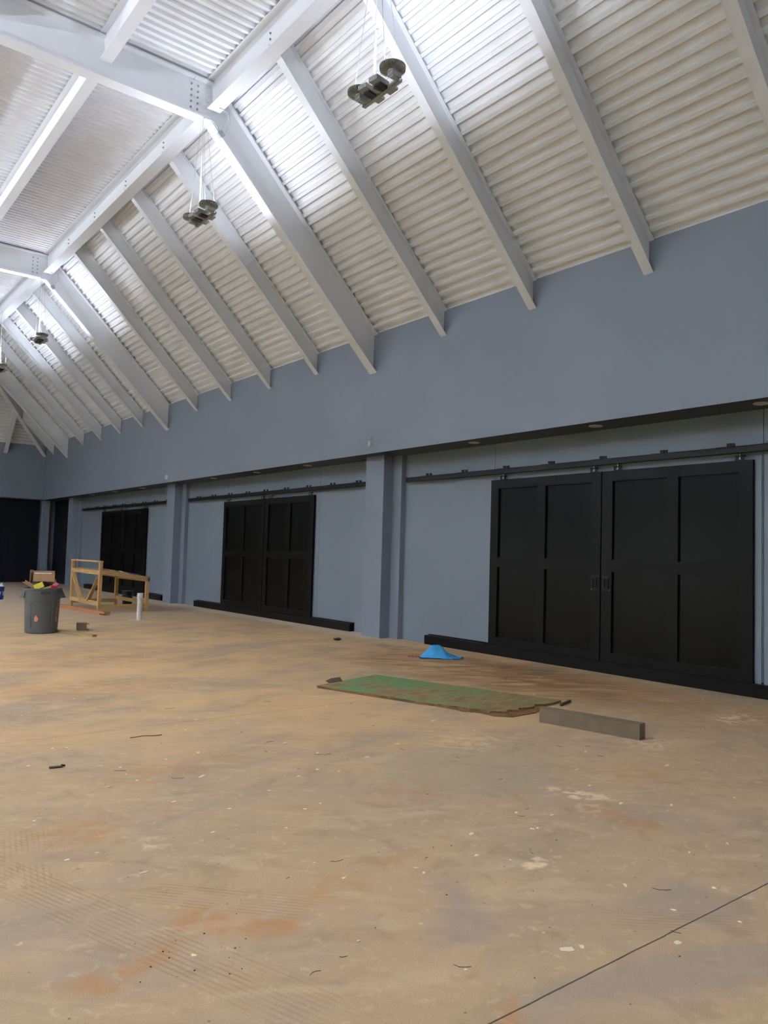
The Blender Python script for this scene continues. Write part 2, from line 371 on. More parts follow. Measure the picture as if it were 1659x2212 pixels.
# left wall with three open bays of daylight
w = MB()
op = [(-5.3,-.9),(4.45,8.75),(14.0,18.3),(23.6,27.9)]
ys = [YB] + [v for a in op for v in a] + [YE]
for i in range(0, len(ys), 2): w.box(-XH-.3, -XH, ys[i], ys[i+1], 0, ZT-.004)
for a, c2 in op: w.box(-XH-.3, -XH, a, c2, 2.85, ZT-.004)
w.box(-9.6, -XH-.3, YB, YE, ZT-.3, ZT-.004)
struct('wall_left', w, M['wall'])
w = MB()
w.add([(-9.6,YB,0),(9.6,YB,0),(9.6,YB,5.6),(XH,YB,5.66),(XK,YB,9.2),(-XK,YB,9.2),(-XH,YB,5.66),(-9.6,YB,5.6)]+[(-9.6,YB-.3,0),(9.6,YB-.3,0),(9.6,YB-.3,5.6),(XH,YB-.3,5.66),(XK,YB-.3,9.2),(-XK,YB-.3,9.2),(-XH,YB-.3,5.66),(-9.6,YB-.3,5.6)],
      [(0,1,2,3,4,5,6,7),(15,14,13,12,11,10,9,8)]+[(i,(i+8),(i+1)%8+8,(i+1)%8) for i in range(8)])
struct('wall_back', w, M['wall'])
g = MB(); g.box(-60, -9.6, -60, 80, -.25, -.02); struct('ground', g, M['grass'])

# ceiling: ribbed steel deck, 0.152 m pitch
PT = .1524; H = .048
def prof(L0, L1, flip=False):
    # points (u, h) along the span; h=0 on the beams, h=H in the recesses
    pts = []; u = L0
    while u < L1:
        pts += [(u,0),(u+.047,0),(u+.058,H),(u+.1414,H)]; u += PT
    pts.append((u,0)); return pts
def yhip(x): return YE - (XH-abs(x))*(YE-FR[3])/(XH-XK)
ce = MB()
cs = 1/math.sqrt(1+SL*SL); sn = SL*cs          # unit along slope (x down,z up)
LS = (XH-XK)/cs
for sgn in (1, -1):
    pr = [(u,h) for u,h in prof(-.06, LS+.02)]
    A = []; B = []
    for u, h in pr:
        x = XH - u*cs + h*sn; z = ZT + u*sn + h*cs
        A.append((sgn*x, YB, z)); B.append((sgn*x, yhip(min(max(x,XK),XH+.3))+.02, z))
    for i in range(len(pr)-1):
        q = [A[i], B[i], B[i+1], A[i+1]]
        ce.poly(q if sgn > 0 else q[::-1])
# hip end slope: ribs along x
RY = YE-FR[3]; zr = ZF-ZT
LE = math.hypot(RY, zr); ce_c = RY/LE; ce_s = zr/LE
pr = prof(-.06, LE+.02)
A = []; B = []
for u, h in pr:
    y = YE - u*ce_c + h*ce_s; z = ZT + u*ce_s + h*ce_c
    t = min(max((YE-y)/RY, -.05), 1); xx = XH - t*(XH-XK) + .02
    A.append((-xx,y,z)); B.append((xx,y,z))
for i in range(len(pr)-1): ce.poly([B[i], A[i], A[i+1], B[i+1]])
# flat part: ribs along x, stepping in y
pr = prof(YB, FR[3]+.05)
for (y0,h0),(y1,h1) in zip(pr, pr[1:]):
    ce.poly([(-XK-.02,y0,ZF+h0),(-XK-.02,y1,ZF+h1),(XK+.02,y1,ZF+h1),(XK+.02,y0,ZF+h0)])
# weather skin above the ribs
def sk(x): return ZDK(x)+.12
for sgn in (1,-1):
    q = [(sgn*9.7,YB-.3,sk(9.7)),(sgn*9.7,YE+1.2,sk(9.7)),(sgn*XK,FR[3],ZF+.11),(sgn*XK,YB-.3,ZF+.11)]
    ce.poly(q if sgn>0 else q[::-1])
ce.poly([(XK,YB-.3,ZF+.11),(XK,FR[3],ZF+.11),(-XK,FR[3],ZF+.11),(-XK,YB-.3,ZF+.11)])
ce.poly([(-9.7,YE+1.2,sk(9.7)),(-XK,FR[3],ZF+.11),(XK,FR[3],ZF+.11),(9.7,YE+1.2,sk(9.7))])
struct('ceiling', ce, M['deck'])

# ------------------------------------------------------------------ steel beams in a vertical plane
def ibeam(mb, pl, tops, bots, fw, tw=.012, tf=.016):
    """pl(s, lat, z) -> xyz ; tops/bots lists of (s,z) with equal length"""
    n = len(tops)
    def strip(lo, hi, lat):
        for i in range(n-1):
            (s0,a0),(s1,a1) = lo[i],lo[i+1]; (t0,b0),(t1,b1) = hi[i],hi[i+1]
            mb.hexa([pl(s0,-lat,a0),pl(s1,-lat,a1),pl(s1,lat,a1),pl(s0,lat,a0),pl(t0,-lat,b0),pl(t1,-lat,b1),pl(t1,lat,b1),pl(t0,lat,b0)])
    def off(pts, other, t):   # shift each point towards the other chord by vertical amount t
        return [(s+(so-s)*t/max(abs(zo-z),1e-6), z+(zo-z)*t/max(abs(zo-z),1e-6)) for (s,z),(so,zo) in zip(pts, other)]
    strip(off(tops,bots,tf), tops, fw/2); strip(bots, off(bots,tops,tf), fw/2)
    strip(off(bots,tops,tf*.9), off(tops,bots,tf*.9), tw/2)

def bolt_mesh(d, r=.017, t=.014):
    b = MB(); b.cyl((0,0,0), Vector(d)*t, r, 6); b.cyl((0,0,0), Vector(d)*t*1.8, r*.5, 8); return b
BOLT = {}
for k, d in (('ym',(0,-1,0)),('xm',(-1,0,0))): BOLT[k] = bolt_mesh(d).mesh('bolt_'+k, M['gap'])
BOLTW = bolt_mesh((0,-1,0)).mesh('bolt_w', M['steel'])
def bolt(kind, parent, loc):
    o = bpy.data.objects.new('bolt', BOLT[kind] if isinstance(kind, str) else kind); COL.objects.link(o); o.parent = parent; o.location = loc; return o

# ---- deep frames (sloping legs + level cross beam, bolted)
fn = {0: 'out of sight overhead', 1: 'above the nearest pillar', 2: 'above the second pillar', 3: 'farthest, where the hip rafters begin'}
for k, Y in enumerate(FR):
    t = thing('roof_frame', (0, Y, ZF-.05), 'deep white steel roof frame with level cross beam, ' + fn[k], 'steel frame', 'deep bolted roof frames')
    zo = ZF-.05
    for sgn in (1,-1):
        pl = lambda s, lat, z: (sgn*s, lat, z-zo)
        b = MB()
        ibeam(b, pl, [(XH+.03,ZDK(XH)-.035),(XK+.03,ZF-.045),(4.78,ZF-.045)], [(XH+.03,4.875),(5.04,8.40),(4.78,8.40)], .21, .016, .026)
        if sgn < 0: b.f = [tuple(reversed(f)) for f in b.f]
        b.build('sloping_leg', M['steel'], t)
    b = MB(); ibeam(b, lambda s,lat,z: (s,lat,z-zo), [(4.775,ZF-.045),(-4.775,ZF-.045)], [(4.775,8.40),(-4.775,8.40)], .215, .016, .026)
    b.build('cross_beam', M['steel'], t)
    b = MB(); b.box(4.70,4.92,-.022,-.008,8.47-zo,8.98-zo); b.box(4.765,4.785,-.125,.0,8.388-zo,8.40-zo)
    b.build('splice_plate', M['steel'], t)
    if k in (1,2):
        for cx in (4.74,4.85):
            for j in range(5): bolt('ym', t, (cx, -.022, 8.53-zo+j*.095))
        for j in range(5): bolt(BOLTW, t, (5.03, -.022, 8.55-zo+j*.09))

# ---- intermediate rafters on the right slope (and plain mirror on the left)
def rafter_mesh(sgn, x1=XK+.0):
    b = MB(); pl = lambda s, lat, z: (sgn*(s-XH), lat, z-ZT)
    ibeam(b, pl, [(XH+.03,ZDK(XH)-.035),(x1,ZDK(x1)-.004)], [(XH+.03,5.21-.03),(x1,ZDK(x1)-.445)], .14, .010, .014)
    if sgn < 0: b.f = [tuple(reversed(f)) for f in b.f]
    return b
r0 = rafter_mesh(1).build('roof_rafter', M['steel'], None, (XH, 3.60, ZT))
ordn = ['first','second','third','fourth']
tag(r0, 'slim white steel rafter cut off by the top right corner of the photo', 'rafter', 'sloping rafters on the right-hand roof')
for bay in range(3):
    for j in range(4):
        y = FR[bay] + P*(j+1)
        if bay == 0 and j == 0: continue
        o = r0.copy(); COL.objects.link(o); o.location = (XH, y, ZT)
        if bay == 0: lab = 'slim white rafter, %s to the right of the deep frame over the nearest pillar' % ordn[3-j]
        elif bay == 1: lab = 'slim white rafter, %s to the left of the deep frame over the nearest pillar' % ordn[j]
        else: lab = 'slim far white rafter, %s beyond the deep frame over the second pillar' % ordn[j]
        o['label'] = lab
# jack rafter beside the far corner
y = 32.46; xj = XH - (YE-y)*(XH-XK)/(YE-FR[3])
o = rafter_mesh(1, xj+.12).build('jack_rafter', M['steel'], None, (XH, y, ZT))
tag(o, 'short white jack rafter between the last deep frame and the corner hip rafter', 'rafter')
# end-slope jack rafters
for x, nm in ((7.02,'short white jack rafter on the far end slope, leftmost beam touching the end wall'),(XK-.05,'white rafter on the far end slope just outside the left edge of the photo')):
    te = (XH-x)/(XH-XK); te = min(te,1)
    b = MB(); pl = lambda s, lat, z: (lat, s-YE, z-ZT); y1 = YE-te*RY+.12; zt1 = ZT+(YE-y1)/RY*zr
    ibeam(b, pl, [(YE+.03,ZT-.035),(y1,zt1-.004)], [(YE+.03,5.18),(y1,zt1-.46)], .15, .010, .014)
    tag(b.build('jack_rafter', M['steel'], None, (x, YE, ZT)), nm, 'rafter')
# hip rafters
for sgn in (1,-1):
    a = Vector((XH,YE)); d = Vector((XK,FR[3])) - a; Lh = d.length; d.normalize(); nrm = Vector((-d.y, d.x))
    b = MB(); pl = lambda s, lat, z: (sgn*(d.x*s+nrm.x*lat), d.y*s+nrm.y*lat, z-ZT)
    ibeam(b, pl, [(-.04,ZT-.06),(Lh,ZF-.05)], [(-.04,5.16),(Lh,ZF-.62)], .17, .012, .016)
    if sgn < 0: b.f = [tuple(reversed(f)) for f in b.f]
    tag(b.build('hip_rafter', M['steel'], None, (sgn*XH,YE,ZT)), 'white diagonal hip rafter running down into the far right corner of the hall' if sgn>0 else 'white diagonal hip rafter over the far left corner, outside the photo', 'rafter')

# ---- longitudinal beams (at the knees) and purlins
segs = [(YB, FR[0]), (FR[0], FR[1]), (FR[1], FR[2]), (FR[2], FR[3])]
sn_ = ['behind the camera', 'before the nearest visible frame', 'between the first and second visible frames', 'beyond the second visible frame']
def longbeam(x, zb, fw, name, side, seglist, cat, grp):
    for i in seglist:
        y0, y1 = segs[i]
        t = thing(name, (x, y0, ZF-.005), 'white steel %s %s' % (side, sn_[i]), cat, grp)
        b = MB(); ibeam(b, lambda s,lat,z: (lat, s-y0, z-ZF+.005), [(y0+.03,ZF-.005),(y1-.02,ZF-.005)], [(y0+.10,zb),(y1-.11,zb)], fw, .012, .018)
        b.build('beam', M['steel'], t)
        if name == 'knee_beam' and x > 0 and i in (1,2):
            for j in range(1,5):
                for q in range(3): bolt('xm', t, (-.006, j*P, -.20-q*.09))
longbeam(5.09, 8.555, .22, 'knee_beam', 'beam along the right roof knee,', (0,1,2,3), 'beam', 'knee beams on the right')
longbeam(-5.09, 8.555, .22, 'knee_beam', 'beam along the left roof knee,', (0,1,2,3), 'beam', 'knee beams on the left')
pn = {3.37:'purlin next to the right knee beam,', 1.69:'purlin second from the right knee beam,', 0:'purlin on the roof centre line,', -1.69:'purlin second from the left knee beam,', -3.37:'purlin next to the left knee beam,'}
for x, s_ in pn.items():
    longbeam(x, 8.63, .17, 'roof_purlin', s_, (0,1,2,3), 'purlin', 'purlins under the flat roof')

# ------------------------------------------------------------------ pillars on the right
pm = MB()
pm.box(-.165, .33, 0, .555, 0, ZH); pm.box(.06, .33, -.25, .0, 0, ZH); pm.box(.06, .33, .555, .80, 0, ZH)
for i, (Y, lab) in enumerate([(1.62,'blue pillar out of sight'),(11.24,'slate-blue square pillar between the nearest and middle black doors'),(20.86,'slate-blue square pillar between the middle and farthest black doors'),(30.48,'slate-blue square pillar left of the farthest black doors')]):
    if i == 0: continue
    tag(pm.build('pillar', M['wall'], None, (XP+.165, Y, 0)), lab, 'pillar', 'square pillars along the right-hand wall')

# far-end black panels
b = MB()
x = 8.5
for i in range(15):
    b.box(x-1.124, x, YE+.30, YE+.36, .02, ZH-.01); x -= 1.128
tag(b.build('folding_partition', M['navy']), 'very dark navy folding partition filling the far end wall under the blue band', 'partition')
b = MB()
for (a,c2) in ((31.06,32.46),(32.464,YE+.30)): b.box(XW-.02, XW+.04, a, c2, .02, ZH-.01)
tag(b.build('recess_partition', M['navy']), 'tall black panel in the recess between the farthest pillar and the corner post', 'panel')
b = MB(); b.box(XW+.04, 9.3, 30.8, YE+.5, 0, ZH); struct('trim_3', b, M['wallin'])

# ------------------------------------------------------------------ sliding doors, tracks, floor guides
Z0, Z1 = .155, 2.80
XD = 9.08
def leaf(idx, yc_edge, flipped, label):
    """origin at the bottom of the meeting edge ; leaf runs to +y (far) or -y (near)"""
    Wd = 2.13; s = -1 if flipped else 1
    t = thing('door_%d' % idx, (XD, yc_edge, Z0), label, 'door', 'black sliding barn doors', kind='structure')
    h = Z1-Z0; T = .045
    def bx(mb, u0, u1, z0, z1, x0=0, x1=T):
        a, c = sorted((s*u0, s*u1)); mb.box(x0, x1, a, c, z0, z1)
    fr = MB(); mid = .145; so = .165
    fw = [(0,.155),(1.0,1.155),(Wd-so,Wd)] if not flipped else [(0,.17),(1.005,1.165),(Wd-so,Wd)]
    for a, c in fw: bx(fr, a, c, 0, h)
    for (a,c) in ((fw[0][1],fw[1][0]),(fw[1][1],fw[2][0])):
        for z0,z1 in ((0,.13),(1.24,1.40),(h-.145,h)): bx(fr, a, c, z0, z1)
    fr.build('frame', M['black'], t)
    for (a,c) in ((fw[0][1],fw[1][0]),(fw[1][1],fw[2][0])):
        for z0,z1 in ((.13,1.24),(1.40,h-.145)):
            pb = MB(); bx(pb, a, c, z0, z1, .032, .042); pb.build('panel', M['blackp'], t)
    hd = MB()   # flush pull: plate with a raised ring round a recess
    u0, u1 = .02, .15; zc = 1.227-Z0
    bx(hd, u0, u1, zc-.108, zc+.108, -.004, .0)
    for a, c, z0, z1 in ((u0+.025,u1-.025,zc+.065,zc+.082),(u0+.025,u1-.025,zc-.082,zc-.065),(u0+.025,u0+.040,zc-.065,zc+.065),(u1-.040,u1-.025,zc-.065,zc+.065)):
        bx(hd, a, c, z0, z1, -.016, -.004)
    bx(hd, u0+.055, u1-.055, zc-.05, zc+.05, -.010, -.004)
    hb = hd.build('door_handle', M['track'], t)
    sc = MB()
    for uu, zz in ((u0+.01,zc+.09),(u1-.01,zc-.09)):
        sc.cyl((-.003, s*uu, zz), (-.007, s*uu, zz), .005, 8)
    sc.build('screw', M['chrome'], hb)
    for uu in (.135 if not flipped else .24, Wd-.25 if not flipped else Wd-.165):
        hg = MB(); y = s*uu
        hg.box(.002,.040, y-.055,y+.055, h, h+.008); hg.box(.002,.012, y-.055,y-.030, h, h+.062); hg.box(.002,.012, y+.030,y+.055, h, h+.062)
        hg.box(.002,.040,y-.055,y+.055,h+.05,h+.062)
        ho = hg.build('hanger', M['track'], t)
        bo = MB(); bo.cyl((.016,y,h+.004),(.016,y,h+.10),.007,8); bo.cyl((.016,y,h+.062),(.016,y,h+.080),.014,6); bo.cyl((.016,y,h+.012),(.016,y,h+.028),.014,6)
        bo.build('hanger_bolt', M['chrome'], ho)
    return t
bayn = ['nearest', 'middle', 'farthest']
for i, c in enumerate(dc):
    leaf(i*2+1, c+.01, False, 'black panelled sliding barn door, left leaf of the %s pair' % bayn[i])
    leaf(i*2+2, c-.01, True, 'black panelled sliding barn door, right leaf of the %s pair' % bayn[i])
    # track
    yc = c-.01; t = thing('door_track', (XW, yc, 2.93), 'black overhead sliding-door rail above the %s black doors' % bayn[i], 'door track', 'overhead door rails')
    Lh = 4.235; r = MB()
    r.box(-.125,-.121,-Lh,Lh,-.042,.036); r.box(-.045,-.041,-Lh,Lh,-.042,.036); r.box(-.125,-.041,-Lh,Lh,.030,.038)
    r.box(-.121,-.095,-Lh,Lh,-.042,-.038); r.box(-.071,-.045,-Lh,Lh,-.042,-.038)
    r.box(-.128,-.038,-Lh-.01,-Lh,-.046,.042); r.box(-.128,-.038,Lh,Lh+.01,-.046,.042)
    r.build('rail', M['track'], t)
    for k in range(9):
        yy = -3.72+k*.93+.02*random.uniform(-1,1)
        bk = MB(); bk.box(-.085,0,yy-.028,yy+.028,.038,.046); bk.box(-.010,0,yy-.028,yy+.028,.038,.095); bk.box(-.095,-.080,yy-.028,yy+.028,.030,.085)
        bk.box(-.10,-.05,yy+.05,yy+.16,.038,.046)
        bk.build('bracket', M['track'], t)
    # guide board on the floor
    gb = MB(); gb.box(-.115,-.018,-3.65,3.65,0,.155); gb.box(-.070,-.0,-3.65,3.65,.155,.175) if False else gb.box(-.018,0,-3.65,3.65,0,.172)
    tag(gb.build('guide_board', M['black'], None, (XW, c-.02, 0)), 'long black floor guide board under the %s black doors' % bayn[i], 'guide board', 'floor guide boards')

# ------------------------------------------------------------------ downlights in the soffit
dl = [(4.22,'rightmost, above the right leaf of the nearest black doors'),(6.51,'above the middle of the nearest black doors'),(8.87,'above the wall just left of the nearest black doors'),
      (13.88,'above the wall just right of the middle black doors'),(16.10,'above the middle of the middle black doors'),(18.39,'above the wall just left of the middle black doors'),
      (23.36,'above the right edge of the farthest black doors'),(25.76,'above the middle of the farthest black doors'),(28.19,'above the left end of the farthest door track')]
first = None
for y, s_ in dl:
    lab = 'round downlight in the soffit, ' + s_
    if first is None:
        first = thing('downlight', (8.80,y,ZH-.003), lab, 'downlight', 'recessed downlights in the soffit')
        q = MB(); q.lathe([(.062,-.004),(.088,-.008),(.092,0),(.092,.001),(.062,.001)],32,cap=False); q.build('trim_ring', M['cream'], first, smooth=True)
        q = MB(); q.lathe([(.064,-.003),(.064,.001)],32); q.build('lens', M['cream'], first)
    else: dup(first, (8.80,y,ZH-.003), lab)

# small fittings on the upper wall, above pillars
t = thing('cable_stub', (XH, 11.29, 3.62), 'small pale fitting hanging from a wire on the blue wall above the nearest pillar', 'cable fitting')
q = MB(); q.tube([(0,-.02,.05),(-.05,-.03,.06),(-.07,-.03,.01)],.007); q.build('wire', M['grey_light'], t, smooth=True)
q = MB(); q.lathe([(.012,0),(.024,-.01),(.026,-.08),(.018,-.115),(.006,-.12)],14,(-.07,-.03,.01)); q.build('shell', M['pvc'], t, smooth=True)
q = MB(); Mx = Matrix.Rotation(PI/2,3,'Y')
q.lathe([(.030,-.03),(.062,-.03),(.066,0),(.030,0)],24,(0,0,0),Mx,cap=False); q.lathe([(.031,-.008),(.031,-.001)],24,(0,0,0),Mx,mi=1)
tag(q.build('junction_ring', [M['pvc'],M['dark']], None, (XH-.0,20.81,3.555), smooth=True), 'small white oval ring fitting on the blue wall above the second pillar', 'wall fitting')

# ------------------------------------------------------------------ pendant uplights
ZL = 6.75
def make_fixture(loc, ztop, label, group):
    t = thing('pendant_uplight', loc, label, 'pendant light', group)
    b = MB(); b.box(.085,.135,-.34,.34,0,.012); b.box(.085,.093,-.34,.34,0,.040); b.box(.127,.135,-.34,.34,0,.040)
    b.box(.135,.19,-.20,-.06,.0,.03); b.box(.135,.19,.04,.16,.0,.03)
    b.build('support_bar', M['grey_cast'], t, bevel=.003)
    q = MB(); q.obox((.05,0,.030),(.15,.04,.03)); q.obox((0,0,.045),(.05,.05,.03)); q.build('junction_box', M['grey_light'], t, bevel=.003)
    for yy in (-.33,.27):
        hs = MB(); n = 40
        hs.lathe([(.05,.01),(.062,.045),(.062,.05)],24,(0,yy,.05))
        for k in range(n):
            a = 2*PI*k/n; c,s_ = math.cos(a),math.sin(a)
            hs.bar((.045*c,yy+.045*s_,.082),(.143*c,yy+.143*s_,.095),.0045,.026)
        hs.lathe([(.138,.112),(.146,.112),(.146,.122),(.138,.122)],40,(0,yy,0),cap=False)
        hs.lathe([(.06,.112),(.146,.112),(.146,.120),(.06,.120)],40,(0,yy,0))
        h = hs.build('lamp_head', M['grey_cast'], t)
        le = MB(); le.lathe([(.125,.1205),(.10,.128)],40,(0,yy,0)); le.build('lens', M['lens'], h)
        hb = MB(); hb.obox((.03,yy,.045),(.13,.09,.06)); hb.obox((.02,yy,.02),(.08,.07,.03)); hb.build('lamp_bracket', M['grey_light'], t, bevel=.004)
    for yy in (-.10,.10):
        dv = MB(); Rz = Matrix.Rotation(.15,3,'Z')
        dv.obox((-.01,yy,.055),(.20,.13,.055),Rz); dv.build('driver_box', M['grey_light'], t, bevel=.005)
        d2 = MB(); d2.obox((.03,yy,.018),(.15,.09,.03),Rz); d2.build('driver_cover', M['grey_dark'], t, bevel=.004)
    Ls = ztop-loc[2]
    b = MB(); b.cyl((0,0,.04),(0,0,Ls*.38),.013,10); b.cyl((0,0,Ls*.38),(0,0,Ls),.006,8); b.cyl((0,0,Ls*.38-.03),(0,0,Ls*.38+.03),.016,10)
    b.build('stem', M['stem'], t, smooth=True)
    for (wx,wy) in ((-.10,-.33),(.10,-.33),(0,.13-.33),(0,.40)):
        b = MB(); b.cyl((wx,wy,.12),(wx*.3,wy*.12,Ls),.0018,5); b.build('suspension_wire', M['wire'], t)
    return t
fixes = [(4.99,6.75,8.55,'pendant uplight with two finned heads at the top centre of the photo'),
         (4.93,11.20,8.40,'pendant uplight hanging from the knee of the nearest visible deep frame'),
         (4.96,20.82,8.40,'pendant uplight hanging from the knee of the second deep frame'),
         (4.95,25.20,8.55,'farthest visible pendant uplight, cut by the left edge of the photo'),
         (4.95,1.60,8.40,'added unseen pendant uplight above and behind the top edge of the photo'),  # this one and the next are added out of view for bounce light
         (4.95,-3.2,8.55,'added unseen pendant uplight on the right side behind the camera')]
f0 = None; protos = {}
LIGHTS = []
for i,(x,y,zt,lab) in enumerate(fixes):
    if zt not in protos: protos[zt] = make_fixture((x,y,ZL), zt, lab, 'pendant uplights')
    else: dup(protos[zt], (x,y,ZL), lab)
    LIGHTS.append((x,y))
ordl = ['first','second','third','fourth','fifth','sixth','seventh','eighth','ninth','tenth','eleventh']
for xr, rn, zt in ((-4.95,'outer',8.55),(-1.69,'inner',8.62)):  # extra rows added out of view to even out the room light
    if zt not in protos:
        protos[zt] = protos[8.55]
    for j in range(11):
        y = -5.8 + j*3.2
        dup(protos[zt], (xr,y,ZL), 'added pendant uplight in the unseen %s left row, %s from the back wall' % (rn, ordl[j]), 'pendant uplights added on the left for fill light')
        LIGHTS.append((xr,y))
UP_W = 58
for (x,y) in LIGHTS:
    for yy in ((-.33,.27) if (x > 0 and y > 5) else (-.33,)):
        l = bpy.data.lights.new('uplight_lamp','SPOT'); l.spot_size = math.radians(172); l.spot_blend = .25; l.shadow_soft_size = .11; l.energy = UP_W*((.68 if y < 8 else .92) if (x > 0 and y > 5) else 5.2 if x > 0 else 2*(2.3 if y < 5 else 3.7 if y < 10 else 4.6)*(.45 if x > -3 else 1.4)); l.color = (.84,.92,1.08)  # out-of-view lamps run far stronger than the visible ones, as fill
        o = bpy.data.objects.new('uplight_lamp', l); COL.objects.link(o); o.location = (x, y+yy, ZL+.17); o.rotation_euler = (PI,0,0)
# conduit loops at the knees of the visible frames
for Y, lab in ((FR[1],'thin grey conduit loop with a clip at the knee of the nearest visible frame'),(FR[2],'thin grey conduit loop with a clip at the knee of the second deep frame')):
    t = thing('conduit', (5.0,Y,8.40), lab, 'conduit')
    q = MB(); q.tube([(-.06,-.08,-.005),(-.03,-.13,-.015),(.06,-.15,-.03),(.17,-.13,-.10),(.20,-.12,-.16)],.010)
    q.tube([(.30,-.24,.15),(.33,-.22,.02),(.30,-.17,-.12),(.24,-.13,-.20)],.010)
    q.tube([(.12,-.26,.15),(.20,-.28,.13),(.30,-.24,.15)],.009); q.build('cable', M['grey_light'], t, smooth=True)
    q = MB(); q.obox((.23,-.12,-.18),(.10,.05,.09),Matrix.Rotation(.78,3,'Y')); q.build('clip', M['gap'], t)

# ------------------------------------------------------------------ rubbish bin with contents
bin_c = Vector((3.745,14.47,0)); fa = math.atan2(-bin_c.x, bin_c.y)   # face the camera
t = thing('trash_can', bin_c, 'large round grey plastic trash can with flared handles, overflowing with rubbish', 'trash can', rz=math.atan2(bin_c.y,bin_c.x)-PI/2)
b = MB()
b.lathe([(.245,0),(.262,.015),(.268,.05),(.292,.58),(.298,.60),(.305,.745),(.318,.76),(.318,.785),(.296,.785),(.28,.75),(.24,.05),(.0,.045)],56,cap=False)
b.lathe([(0,.0),(.245,0)],56,cap=False)
b.build('body', M['canG'], t, smooth=True)
# raised arched panel on the front and vertical ribs
b = MB()
pts = []
for k in range(25):
    u = -.62+1.24*k/24; z = .545+.030*math.exp(-(u/.28)**2)
    r = .2905; pts.append((r*math.sin(u), -r*math.cos(u), z))
b.tube([(.276*math.sin(-.66), -.276*math.cos(-.66), .10)]+[(.288*math.sin(-.65), -.288*math.cos(-.65), .50)]+pts+[(.288*math.sin(.65), -.288*math.cos(.65), .50),(.276*math.sin(.66), -.276*math.cos(.66), .10)],.006)
b.build('moulded_rib', M['canG'], t, smooth=True)
for s in (-1,1):
    h = MB()
    # flared handle: wedge from rim outwards and down
    A = []
    for a in (-.42,-.2,0,.2,.42):
        A.append((a, .300, .785, .385, .615))
    top = []; bot = []; itop = []; ibot = []
    for a, r1, z1, r2, z2 in A:
        c_, s_ = math.cos(a), math.sin(a)
        rr = r2-.05*abs(a)/.42
        top.append((s*r1*c_, r1*s_, z1)); bot.append((s*rr*c_, rr*s_, z2)); itop.append((s*(r1-.02)*c_,(r1-.02)*s_, z1-.02)); ibot.append((s*(rr-.025)*c_,(rr-.025)*s_, z2))
    vs = top+bot+ibot+itop; n = 5; fs = []
    for i in range(4):
        fs += [(i,i+1,n+i+1,n+i),(n+i,n+i+1,2*n+i+1,2*n+i),(2*n+i,2*n+i+1,3*n+i+1,3*n+i),(3*n+i,3*n+i+1,i+1,i)]
    fs += [(0,n,2*n,3*n),(n-1,4*n-1,3*n-1,2*n-1)]
    h.add(vs, fs); h.build('handle', M['canG'], t, smooth=True)
# moulded lettering
def text(parent, body, size, loc, rot, m, name='lettering', ext=.002, sx=1):
    cu = bpy.data.curves.new(name,'FONT'); cu.body = body; cu.size = size; cu.align_x = 'CENTER'; cu.align_y = 'CENTER'; cu.extrude = ext; cu.offset = size*.02
    ob = bpy.data.objects.new(name, cu); COL.objects.link(ob)
    bpy.context.view_layer.update()
    me = bpy.data.meshes.new_from_object(ob.evaluated_get(bpy.context.evaluated_depsgraph_get()))
    bpy.data.objects.remove(ob); me.materials.clear(); me.materials.append(m)
    o2 = bpy.data.objects.new(name, me); COL.objects.link(o2); o2.parent = parent; o2.location = loc; o2.rotation_euler = rot; o2.scale = (sx,1,1)
    return o2
def wrap(o, r, cx=0):   # bend a text mesh round a cylinder of radius r, keeps it on the front (-y)
    for v in o.data.vertices:
        x = v.co.x + cx; v.co.z -= r*(1-math.cos(x/r)); v.co.x = r*math.sin(x/r)
o = text(t, 'BRUTE', .052, (0,-.3065,.705), (PI/2,0,0), M['bintext']); wrap(o,.3055,.05)
for v in o.data.vertices: pass
o = text(t, '44 GAL', .020, (0,-.3045,.665), (PI/2,0,0), M['bintext']); wrap(o,.304,.05)
q = MB()
for (u,z,w_,h_) in ((-.34,.27,.030,.05),(-.30,.245,.035,.035),(-.36,.235,.02,.03),(-.24,.26,.02,.012),(-.33,.31,.012,.02),(1.0,.25,.02,.09),(1.02,.35,.012,.05),(1.03,.42,.01,.03)):
    r = .268+(z-.05)*.0453+.0015; pts=[]
    for k in range(9):
        a=2*PI*k/9; uu=u+w_/r*math.cos(a)*random.uniform(.7,1.1); pts.append((r*math.sin(uu),-r*math.cos(uu),z+h_*math.sin(a)*random.uniform(.7,1.1)))
    c0 = Vector((r*math.sin(u),-r*math.cos(u),z))
    for k in range(9): q.poly([c0*1.002, pts[k], pts[(k+1)%9]])
q.build('paint_smear', M['orange'], t)

